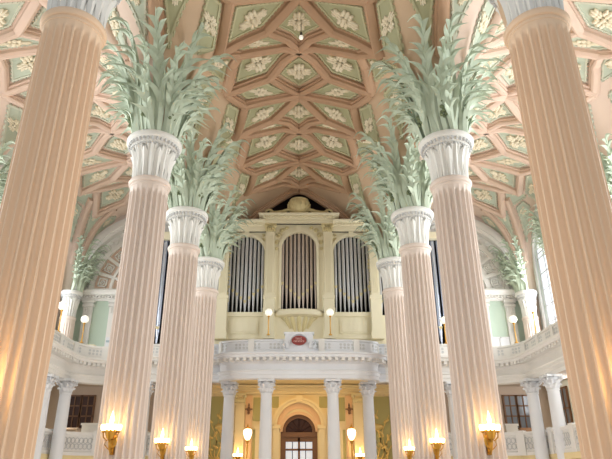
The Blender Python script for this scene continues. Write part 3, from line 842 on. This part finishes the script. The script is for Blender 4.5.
# lower galleries
LRP = [(5.3, 30.4), (9.3, 30.4)] + arcpts(9.8, 28.6, 1.85, 85, 0, 8) + [(11.65, 14.0)]
for sx, side in ((-1, 'left'), (1, 'right')):
    path = LRP if sx > 0 else mir(LRP)
    g = thing('lower_gallery', 'white lower gallery balustrade with lattice panels behind the %s aisle columns' % side, 'gallery', (0, 0, 0), 0, 'lower galleries behind the aisle columns')
    p = obj('balustrade', MB().sweep(path, [(-.2, 1.0), (.1, 1.0), (.1, 1.15), (.04, 1.2), (.04, 1.9), (.12, 1.96), (.12, 2.08), (-.2, 2.08)]), 'white_plaster', g)
    lat = MB()
    for x, y, d in along(path, .21):
        for z0, z1 in ((1.28, 1.82),):
            nx, ny = d[1] * .06, -d[0] * .06
            for s in (-1, 1):
                lat.tube([(x + d[0] * .13 * math.sin(u * PI / 4) * s + nx, y + d[1] * .13 * math.sin(u * PI / 4) * s + ny, z0 + (z1 - z0) * u / 8) for u in range(9)], .018, 4)
    obj('lattice', lat, 'relief_grey', p)
    for x, y, d in along(path, 2.3): link('balustrade_pier', BPIER, g, (x, y, 0), math.atan2(d[1], d[0]))
    fl = MB().prism([(11.5, 14.0), (14.0, 14.0), (14.0, 33.25), (5.3, 33.25), (5.3, 30.6), (9.3, 30.6), (10.9, 30.2), (11.5, 29)], 'z', .75, 1.0)
    if sx < 0: fl.mirror_x()
    obj('floor_slab', fl, 'warm_wall', g, smooth=False)

# ---------------------------------------------------------------- corinthian columns
def corinth_meshes():
    sh = MB().lathe([(.29, FLOOR + .45), (.3, FLOOR + .6), (.3, 0), (.285, 2.0), (.262, 3.66), (.285, 3.68), (.285, 3.73), (.255, 3.75)], seg=28)
    bs = MB(); bs.box(-.42, .42, -.42, .42, FLOOR, FLOOR + .22); bs.lathe([(.4, FLOOR + .22), (.42, FLOOR + .28), (.4, FLOOR + .34), (.34, FLOOR + .37), (.36, FLOOR + .42), (.3, FLOOR + .46)], seg=28)
    cp = MB().lathe([(.255, 3.74), (.26, 3.95), (.28, 4.12), (.34, 4.22)], seg=20)
    for ring, (z0, L, n, ph, out) in enumerate(((3.76, .24, 8, 0, .13), (3.84, .34, 8, .5, .15))):
        for k in range(n):
            a = 2 * PI * (k + ph) / n; pts = []
            for j in range(7):
                t = j / 6; r = .28 + .02 * t + out * t ** 3; z = z0 + L * t - (.08 * max(0, t - .75) / .25)
                pts.append((r * math.cos(a), r * math.sin(a), z))
            cp.blade(pts, [.08, .095, .1, .1, .09, .075, .04], (-math.sin(a), math.cos(a), 0), .035, -.2)
    for k in range(4):
        a = PI / 4 + k * PI / 2; c, s = math.cos(a), math.sin(a)
        cp.tube([(c * r, s * r, z) for r, z in ((.27, 3.98), (.33, 4.12), (.44, 4.23), (.5, 4.22), (.52, 4.15), (.47, 4.11), (.44, 4.16))], [.03, .035, .04, .045, .045, .04, .03], 6)
        b = k * PI / 2; cp.ball((.37 * math.cos(b), .37 * math.sin(b), 4.28), (.07, .07, .06), 6, 4)
    ab = []
    for k in range(4):
        a = PI / 4 + k * PI / 2
        for da, r in ((-.1, .53), (.1, .53), (PI / 4, .36)): ab.append((r * math.cos(a + da), r * math.sin(a + da)))
    cp.prism(ab, 'z', 4.24, 4.355)
    return bs.mesh('base', 'cool_white'), sh.mesh('shaft', 'cool_white'), cp.mesh('capital', 'cool_white')
CM = corinth_meshes()
def corinthian(label, x, y, group):
    t = thing('corinthian_column', label, 'column', (x, y, 0), 0, group)
    for nme, m in zip(('base', 'shaft', 'capital'), CM): link(nme, m, t)
    return t
for x, y, w in ((-3.44, 29.25, 'outer left, left of the lamps'), (-1.56, 28.35, 'inner left, just left of the doorway'), (1.62, 28.35, 'inner right, just right of the doorway'), (3.4, 29.25, 'outer right, right of the lamps')):
    corinthian('white column with leafy capital under the loft, ' + w, x, y, 'columns under the organ loft')
for sx, side in ((-1, 'left'), (1, 'right')):
    corinthian('smooth white corinthian column of the %s aisle pair, nearer the outer wall' % side, sx * 11.62, 27.0, 'paired columns under the aisle galleries')
    corinthian('smooth white corinthian column of the %s aisle pair, nearer the nave' % side, sx * 11.16, 28.3, 'paired columns under the aisle galleries')
    corinthian('white corinthian column glimpsed between the middle palm columns on the %s' % side, sx * 7.6, 29.25, 'west gallery columns')
    corinthian('white corinthian column further along the %s aisle behind the nearest palm column' % side, sx * 11.62, 21.5, 'paired columns under the aisle galleries')

# ---------------------------------------------------------------- wall and portal under the loft
YP = 33.0
w = MB(); w.box(-5.0, -1.0, YP, YP + .3, FLOOR, 4.8); w.box(1.0, 5.0, YP, YP + .3, FLOOR, 4.8)
A = [(1.0 * math.cos(PI * i / 20), 2.3 + 1.0 * math.sin(PI * i / 20)) for i in range(21)]
for p, q in zip(A, A[1:]): w.prism([p, q, (q[0], 4.8), (p[0], 4.8)], 'y', YP, YP + .3)
struct('wall_portal', w, 'warm_wall', smooth=False)
tr = MB().sweep([(-5.2, YP), (5.2, YP)], [(0, 4.28), (.12, 4.28), (.12, 4.42), (.16, 4.44), (.16, 4.6), (.3, 4.66), (.34, 4.75), (0, 4.79)])
for s in (-1, 1):
    tr.box(*sorted((s * 2.98, s * 3.48)), YP - .2, YP, FLOOR, 4.3); tr.box(*sorted((s * 2.92, s * 3.54)), YP - .26, YP, 3.68, 3.76)
    tr.box(*sorted((s * 1.62, s * 1.92)), YP - .1, YP, FLOOR, 4.28)
o = struct('trim_3', tr, 'warm_wall', smooth=False)
pc = MB()
for s in (-1, 1):
    for k in range(5): pc.ball((s * 3.23 - .22 + .11 * k, YP - .24, 3.92), (.08, .08, .15), 6, 4)
    for q in (-1, 1): pc.ball((s * 3.23 + q * .26, YP - .25, 4.14), .1, 8, 5)
    pc.box(*sorted((s * 2.9, s * 3.56)), YP - .3, YP, 4.2, 4.29)
    pc.box(*sorted((s * 1.55, s * 1.98)), YP - .18, YP, 4.2, 4.29)
    for k in range(4): pc.ball((s * 1.77 - .13 + .09 * k, YP - .12, 4.05), (.06, .06, .13), 6, 4)
obj('pilaster_capital', pc, 'organ_gold', o)
ol = MB()
for s in (-1, 1):
    ol.box(*sorted((s * 1.96, s * 2.52)), YP - .03, YP, 2.85, 4.1); ol.box(*sorted((s * 1.96, s * 2.52)), YP - .03, YP, FLOOR + 1, 2.4); ol.box(*sorted((s * 3.62, s * 5.0)), YP - .03, YP, FLOOR + .8, 4.15)
    ol.box(*sorted((s * 1.12, s * 1.58)), YP - .02, YP, 3.55, 4.15)
obj('olive_field', ol, 'olive_panel', o, smooth=False)
pe = MB()
for s in (-1, 1): pe.box(*sorted((s * 2.58, s * 2.94)), YP - .06, YP, FLOOR, 4.2)
obj('peach_strip', pe, 'peach_wall', o, smooth=False)
im = MB()
for s in (-1, 1):
    for x in (2.2, 1.22): im.box(*sorted((s * (x - .16), s * (x + .16))), YP - .22, YP, FLOOR, 2.45); im.box(*sorted((s * (x - .22), s * (x + .22))), YP - .28, YP, 2.45, 2.65)
im.arch_band(0, 2.6, 1.2, 1.44, YP - .22, YP); im.arch_band(0, 2.6, 1.36, 1.48, YP - .28, YP); im.box(-.16, .16, YP - .32, YP, 3.85, 4.2)
obj('portal_arch', im, 'warm_wall', o)
d = MB(); d.arch_band(0, 2.25, .76, .94, YP + .12, YP + .32)
d.box(-1.0, 1.0, YP + .1, YP + .32, 2.05, 2.28); d.box(-1.0, -.72, YP + .15, YP + .32, FLOOR, 2.4); d.box(.72, 1.0, YP + .15, YP + .32, FLOOR, 2.4)
d.box(-.72, .72, YP + .2, YP + .3, 1.8, 2.1); d.box(-.06, .06, YP + .2, YP + .3, FLOOR, 2.0)
for z in (1.4, .82, .2): d.box(-.72, .72, YP + .2, YP + .3, z - .05, z + .05)
d.box(-.72, .72, YP + .2, YP + .3, FLOOR, -.6)
dr = struct('door_1', d, 'brown_wood', smooth=False)
fa = MB().arch_band(0, 2.27, .01, .76, YP + .24, YP + .3)
obj('fanlight', fa, 'dark_wood', dr)
fb = MB()
for k in range(1, 6): fb.tube([(0, YP + .22, 2.27), (.74 * math.cos(PI * k / 6), YP + .22, 2.27 + .74 * math.sin(PI * k / 6))], .018, 4)
fb.arch_band(0, 2.27, .3, .34, YP + .2, YP + .24)
obj('fanlight_bars', fb, 'dark_wood', dr)
obj('arch_infill', MB().arch_band(0, 2.6, .9, 1.22, YP - .05, YP - .005).arch_band(0, 2.3, .9, 1.05, YP - .04, YP + .3), 'peach_wall', dr)
for x0, x1 in ((-.72, -.06), (.06, .72)):
    for z0, z1 in ((1.45, 1.8), (.87, 1.35), (.25, .77), (-.6, .15)):
        obj('door_pane', MB().box(x0, x1, YP + .24, YP + .27, z0, z1), 'door_pane' if z0 > .5 else 'dark_pane', dr, smooth=False)
gm = MB()
for k in range(2): 
    z = 1.0 + .6 * k
obj('door_muntin', MB().box(-.38, -.34, YP + .22, YP + .28, -.6, 1.8).box(.34, .38, YP + .22, YP + .28, -.6, 1.8), 'dark_wood', dr, smooth=False)

# gilded plant reliefs on the olive panels
for s, side in ((-1, 'left'), (1, 'right')):
    g = MB(); xc = s * 4.3; y = YP - .07
    for k in range(7):
        ph = (k - 3) * .26
        pts = [(xc + (ph * 1.7) * (u / 8) ** 1.2 + .12 * math.sin(u * 1.1 + k), y, .2 + u * (.36 - .03 * abs(k - 3))) for u in range(10)]
        g.tube(pts, [.05 - .004 * u for u in range(10)], 5)
        for u in range(2, 10, 2):
            p = pts[u]; b = MB(); b.ball((0, 0, 0), (.19, .05, .075), 6, 4); b.xf(Matrix.Translation(p) @ Matrix.Rotation(.8 * (1 if (u + k) % 4 else -1) + ph, 4, 'Y')); g.add(b.v, b.f)
    g.ball((xc - s * .1, y, 2.55), (.4, .08, .18), 10, 5)
    tag(obj('gilded_relief', g, 'gilt'), 'gilded plant relief on the olive wall panel, far %s under the loft' % side, 'relief', 'gilded reliefs under the loft')
    orn = MB(); x = s * 2.76
    orn.ball((x, YP - .1, 3.45), (.1, .07, .14), 8, 5); orn.lathe([(.02, 3.2), (.09, 3.26), (.05, 3.34), (.03, 3.6), (.05, 3.66), (.02, 3.78)], x, YP - .1, 8); orn.box(x - .2, x + .2, YP - .13, YP - .05, 3.44, 3.5)
    tag(obj('cross_ornament', orn, 'brown_wood'), 'small dark ornament on the peach wall strip above the %s lantern' % side, 'ornament', 'wall ornaments above the lanterns')

# ---------------------------------------------------------------- windows and boxes in the galleries
nwin = 9
for sx in (-1, 1):
    for j, (x, ww) in enumerate(((11.78, .3), (12.52, .3))):
        f = MB(); xx = sx * x; hw = ww; y = YW - .08
        for a, b in ((-hw - .1, -hw), (hw, hw + .1), (-.03, .03)): f.box(xx + a, xx + b, y, YW, 2.5, 4.25)
        for z in (2.45, 3.1, 3.65, 4.2): f.box(xx - hw - .1, xx + hw + .1, y, YW, z, z + .07)
        o = struct('window_%d' % nwin, f, 'brown_wood', smooth=False); nwin += 1
        obj('window_pane', MB().box(xx - hw, xx + hw, YW - .04, YW - .01, 2.5, 4.25), 'dark_pane' if sx > 0 else 'dark_wood', o, smooth=False)
    for y in (24.6, 26.2, 28.2, 29.8, 31.4):
        f = MB()
        for a, b in ((-.55, -.45), (.45, .55), (-.03, .03)): f.box(13.95, 14.05, y + a, y + b, 2.4, 4.4)
        for z in (2.35, 3.3, 4.35): f.box(13.95, 14.05, y - .55, y + .55, z, z + .08)
        pn = MB().box(14.0, 14.04, y - .45, y + .45, 2.4, 4.4)
        if sx < 0: f.mirror_x(); pn.mirror_x()
        o = struct('window_%d' % nwin, f, 'brown_wood', smooth=False); nwin += 1
        obj('window_pane', pn, 'dark_pane', o, smooth=False)
# upper gallery: glazed door in the right end wall, desk and notice on the left
f = MB(); xx = 11.75
for a, b in ((-.75, -.62), (.62, .75), (-.04, .04)): f.box(xx + a, xx + b, YW - .1, YW, 5.15, 7.55)
for z in (5.15, 6.7, 7.45): f.box(xx - .75, xx + .75, YW - .1, YW, z, z + .1)
dd = struct('door_2', f, 'cool_white', smooth=False)
obj('door_pane', MB().box(xx - .62, xx + .62, YW - .05, YW - .01, 5.2, 6.7), 'blue_grey', dd, smooth=False)
obj('door_blind', MB().box(xx - .62, xx + .62, YW - .05, YW - .01, 6.8, 7.45), 'cool_white', dd, smooth=False)
ck = MB(); ck.box(-12.35, -11.1, 30.9, 31.5, 5.15, 6.55); ck.box(-12.42, -11.03, 30.84, 31.56, 6.5, 6.6)
for k in range(3): ck.box(-12.3 + .4 * k, -11.95 + .4 * k, 30.86, 30.92, 5.3, 6.4)
tag(obj('cupboard', ck, 'organ_cream', smooth=False), 'pale beige cupboard standing on the left upper gallery', 'cupboard')
nt = MB().box(-11.2, -10.85, YW - .2, YW - .15, 6.9, 7.5)
no = tag(obj('notice', nt, 'cool_white', smooth=False), 'small white and blue notice on the far left gallery pilaster', 'sign')
obj('blue_band', MB().box(-11.18, -10.87, YW - .22, YW - .19, 7.2, 7.32), 'blue_grey', no, smooth=False)
bx = MB(); bx.box(-11.2, -9.9, 31.2, 31.8, 1.0, 2.55); bx.box(-11.25, -9.85, 31.15, 31.85, 2.5, 2.6)
tag(obj('cabinet', bx, 'white_plaster', smooth=False), 'pale low cabinet behind the left lower gallery balustrade', 'cabinet')
tb = MB(); tb.box(-12.5, -11.4, 31.2, 31.8, 2.3, 2.38)
for x in (-12.45, -11.5):
    for y in (31.25, 31.7): tb.box(x, x + .06, y, y + .06, 1.0, 2.3)
tag(obj('table', tb, 'beige_wall', smooth=False), 'small plain table behind the left lower gallery balustrade', 'table')
bx = MB(); bx.box(10.6, 11.2, 31.0, 31.5, 1.0, 2.5); bx.box(10.55, 11.25, 30.95, 31.55, 2.45, 2.55)
tag(obj('cabinet', bx, 'white_plaster', smooth=False), 'pale narrow cabinet behind the right lower gallery balustrade', 'cabinet')
bc = MB(); bc.box(11.5, 12.6, 31.2, 31.6, 1.75, 1.85); bc.box(11.5, 12.6, 31.55, 31.65, 1.8, 2.4)
for x in (11.5, 12.5): bc.box(x, x + .1, 31.2, 31.65, 1.0, 1.8)
tag(obj('bench', bc, 'brown_wood', smooth=False), 'brown wooden bench on the right lower gallery under the dark windows', 'bench')

# ---------------------------------------------------------------- lamps
def add_light(name, kind, loc, energy, color, size=.1, rot=None, size_y=None, parent=None):
    L = bpy.data.lights.new(name, kind); L.energy = energy; L.color = color
    if kind == 'AREA':
        L.size = size
        if size_y: L.shape = 'RECTANGLE'; L.size_y = size_y
    else: L.shadow_soft_size = size
    o = bpy.data.objects.new(name, L); COLL.objects.link(o); o.location = loc
    if rot: o.rotation_euler = rot
    if parent: o.parent = parent
    return o
WARM = (1, .66, .3)
def sconce_meshes():
    br = MB(); br.box(-.05, .05, -.03, .06, -.5, .12); br.ball((0, -.03, -.15), (.13, .06, .2), 10, 6)
    br.tube([(0, 0, -.42), (0, -.12, -.46), (0, -.24, -.36), (0, -.3, -.2), (0, -.3, -.05)], [.02, .025, .03, .035, .05], 8)
    br.lathe([(.03, -.1), (.09, -.06), (.05, -.02), (.12, .03), (.17, .06), (.15, .08)], 0, -.3, 14)
    for k in range(10):
        a = 2 * PI * k / 10; br.blade([((.08 + .1 * t) * math.cos(a), -.3 + (.08 + .1 * t) * math.sin(a), -.12 + .22 * t) for t in (0, .4, .8, 1)], [.03, .05, .05, .015], (-math.sin(a), math.cos(a), 0), .012)
    for s in (-1, 1):
        br.tube([(0, -.28, -.12), (s * .1, -.28, -.16), (s * .2, -.28, -.08), (s * .22, -.28, .04)], .018, 6); br.lathe([(.02, .02), (.055, .05), (.06, .08)], s * .22, -.28, 10)
        br.tube([(s * .1, -.28, -.16), (s * .14, -.28, -.26), (s * .06, -.28, -.34), (0, -.2, -.4)], .014, 5)
    cups = MB().lathe([(.09, .08), (.14, .12), (.17, .2), (.16, .24)], 0, -.3, 14)
    for s in (-1, 1): cups.lathe([(.04, .08), (.08, .12), (.09, .2), (.07, .24)], s * .22, -.28, 12)
    fl = MB().lathe([(.03, .22), (.06, .3), (.065, .36), (.04, .46), (.008, .58)], 0, -.3, 10)
    return br.mesh('bracket', 'brass'), cups.mesh('glass_cups', 'bulb'), fl.mesh('candle_bulb', 'lamp_glass')
SM = sconce_meshes()
def sconce(label, x, y, z, group, e=34):
    t = thing('candle_sconce', label, 'lamp', (x, y, z), 0, group); t.scale = (.86, .95, .95)
    for nme, m in zip(('bracket', 'glass_cups', 'candle_bulb'), SM): link(nme, m, t)
    add_light('lamp_light', 'POINT', (0, -.42, .32), e, WARM, .1, parent=t)
    return t
for i in range(4):
    for sx, side in ((-1, 'left'), (1, 'right')):
        r = .625
        nm = ['nearest', 'second', 'third', 'farthest'][i]
        sconce('lit brass candle sconce on the face of the %s %s palm column' % (nm, side), CXR[i] if sx > 0 else -CX[i], CYs[i] - r, 1.0, 'lit sconces on the palm columns', 16)
for s, side in ((-1, 'left'), (1, 'right')):
    sconce('lit brass sconce low on the cream pilaster at the %s, under the loft' % side, s * 3.23, YP - .22, .95, 'lit sconces under the loft', 16)
# standing lanterns
def lantern(label, x, y):
    t = thing('standing_lantern', label, 'lamp', (x, y, 0), 0, 'standing lanterns flanking the doorway')
    obj('post', MB().lathe([(.24, FLOOR), (.24, FLOOR + .1), (.12, FLOOR + .2), (.05, FLOOR + .4), (.035, 1.0), (.05, 1.5), (.03, 1.55), (.08, 1.66), (.12, 1.72), (.06, 1.76)], seg=12), 'brass', t)
    obj('lantern_glass', MB().lathe([(.08, 1.76), (.17, 1.9), (.22, 2.1), (.21, 2.22), (.15, 2.3), (.05, 2.33)], seg=16), 'lamp_glass', t)
    c = MB().lathe([(.16, 2.3), (.18, 2.33), (.06, 2.4), (.03, 2.5), (.005, 2.58)], seg=12)
    for k in range(6):
        a = PI * k / 3; c.tube([(.12 * math.cos(a), .12 * math.sin(a), 1.74), (.235 * math.cos(a), .235 * math.sin(a), 2.1), (.165 * math.cos(a), .165 * math.sin(a), 2.32)], .01, 4)
    obj('lantern_frame', c, 'brass', t)
    add_light('lantern_light', 'POINT', (0, -.3, 2.1), 16, WARM, .15, parent=t)
lantern('tall standing lantern with lit frosted glass, left of the doorway', -2.62, 31.0)
lantern('tall standing lantern with lit frosted glass, right of the doorway', 2.68, 31.0)
# globe lamps on the parapets
GM = (MB().lathe([(.09, 0), (.09, .04), (.03, .08), (.022, .5), (.03, .95), (.06, 1.0), (.07, 1.04), (.03, 1.06)], seg=10).mesh('post', 'brass'), MB().ball((0, 0, 1.22), .2, 18, 12).mesh('globe', 'globe_glass'))
def globe(label, x, y, z, k=1.0, on=False, dark=False):
    t = thing('globe_lamp', label, 'lamp', (x, y, z), 0, 'globe lamps on the gallery parapets'); t.scale = (k, k, k)
    link('post', GM[0], t); link('globe', GM[1], t)
    return t
ga = globe('white globe lamp on a short post at the left end of the organ console', -1.52, 28.15, 6.48, .95)
gb = globe('white globe lamp on a short post at the right end of the organ console', 1.56, 28.15, 6.48, .95)
for s, side in ((-1, 'left'), (1, 'right')):
    globe('frosted globe lamp on a brass post on the %s gallery parapet, nearer the outer wall' % side, s * 11.28, 26.6 if s < 0 else 27.0, 6.26, 1.05)
    globe('frosted globe lamp on a brass post on the %s gallery parapet, nearer the corner' % side, s * 11.0, 28.9, 6.26, 1.0)
globe('frosted globe lamp on the gallery between the middle palm columns on the right', 7.5, 29.15, 6.26)
# little pendant under the crown of the vault
pd = thing('pendant_lamp', 'tiny white pendant lamp hanging from the crown of the nave vault', 'lamp', (.08, 17.0, 15.2))
obj('cord', MB().tube([(0, 0, .25), (0, 0, .8)], .012, 6).lathe([(.03, .14), (.05, .2), (.05, .26), (.02, .32)], seg=8), 'iron', pd)
obj('bulb', MB().ball((0, 0, .05), (.085, .085, .1), 12, 8), 'globe_glass', pd)

# ---------------------------------------------------------------- lift everything so the floor lies at z = 0
for o in S.objects:
    if o.parent is None and o.type != 'LIGHT': o.location.z += EYE

# ---------------------------------------------------------------- daylight and added fill lamps
W = bpy.data.worlds.new('day'); S.world = W; W.use_nodes = True
bg = W.node_tree.nodes['Background']; bg.inputs[0].default_value = (.93, .97, 1, 1); bg.inputs[1].default_value = .4
R = math.radians
add_light('choir_fill', 'AREA', (0, -5, 9), 480, (1, .97, .93), 18, (R(90), 0, 0), 12)  # added fill behind the camera, in place of light from the choir
add_light('floor_fill', 'AREA', (0, 16, .3), 330, (1, .95, .9), 7.5, (R(180), 0, 0), 30)  # added up-facing fill that lightens the vault like bounce off the floor
for sx in (-1, 1):
    for y, e in ((12.65, 820), (18.75, 780), (24.35, 680), (30.6, 240)):
        add_light('window_daylight', 'AREA', (sx * 13.85, y, 9.4), e * ((1 if y < 30 else 1.7) if sx > 0 else .7), (.95, .98, 1), 8, (0, R(90) * sx, 0), 2.3)
    add_light('gallery_fill', 'POINT', (sx * 12.2, 30.8, 3.9), 22, (1, .86, .66), .3)  # added warm fill to brighten the lower gallery, no fixture there
add_light('loft_light', 'AREA', (0, 31.2, 6.4), 60, WARM, 5, (0, 0, 0), 2)
for sx in (-1, 1): add_light('aisle_floor_fill', 'AREA', (sx * 9, 18, .3), 330, (1, .95, .9), 4, (R(180), 0, 0), 26)  # added up-facing fill for the aisle vaults, no real floor lamps

# ---------------------------------------------------------------- camera
cam = bpy.data.cameras.new('camera'); co = bpy.data.objects.new('camera', cam); COLL.objects.link(co)
co.location = (0, 0, EYE); co.rotation_euler = (R(90 + 23.4), 0, 0)
cam.sensor_width = 36; cam.lens = 574 / 612 * 36; cam.shift_x = 7 / 612; cam.clip_end = 200
S.camera = co
S.view_settings.view_transform = 'Standard'
S.view_settings.exposure = 0
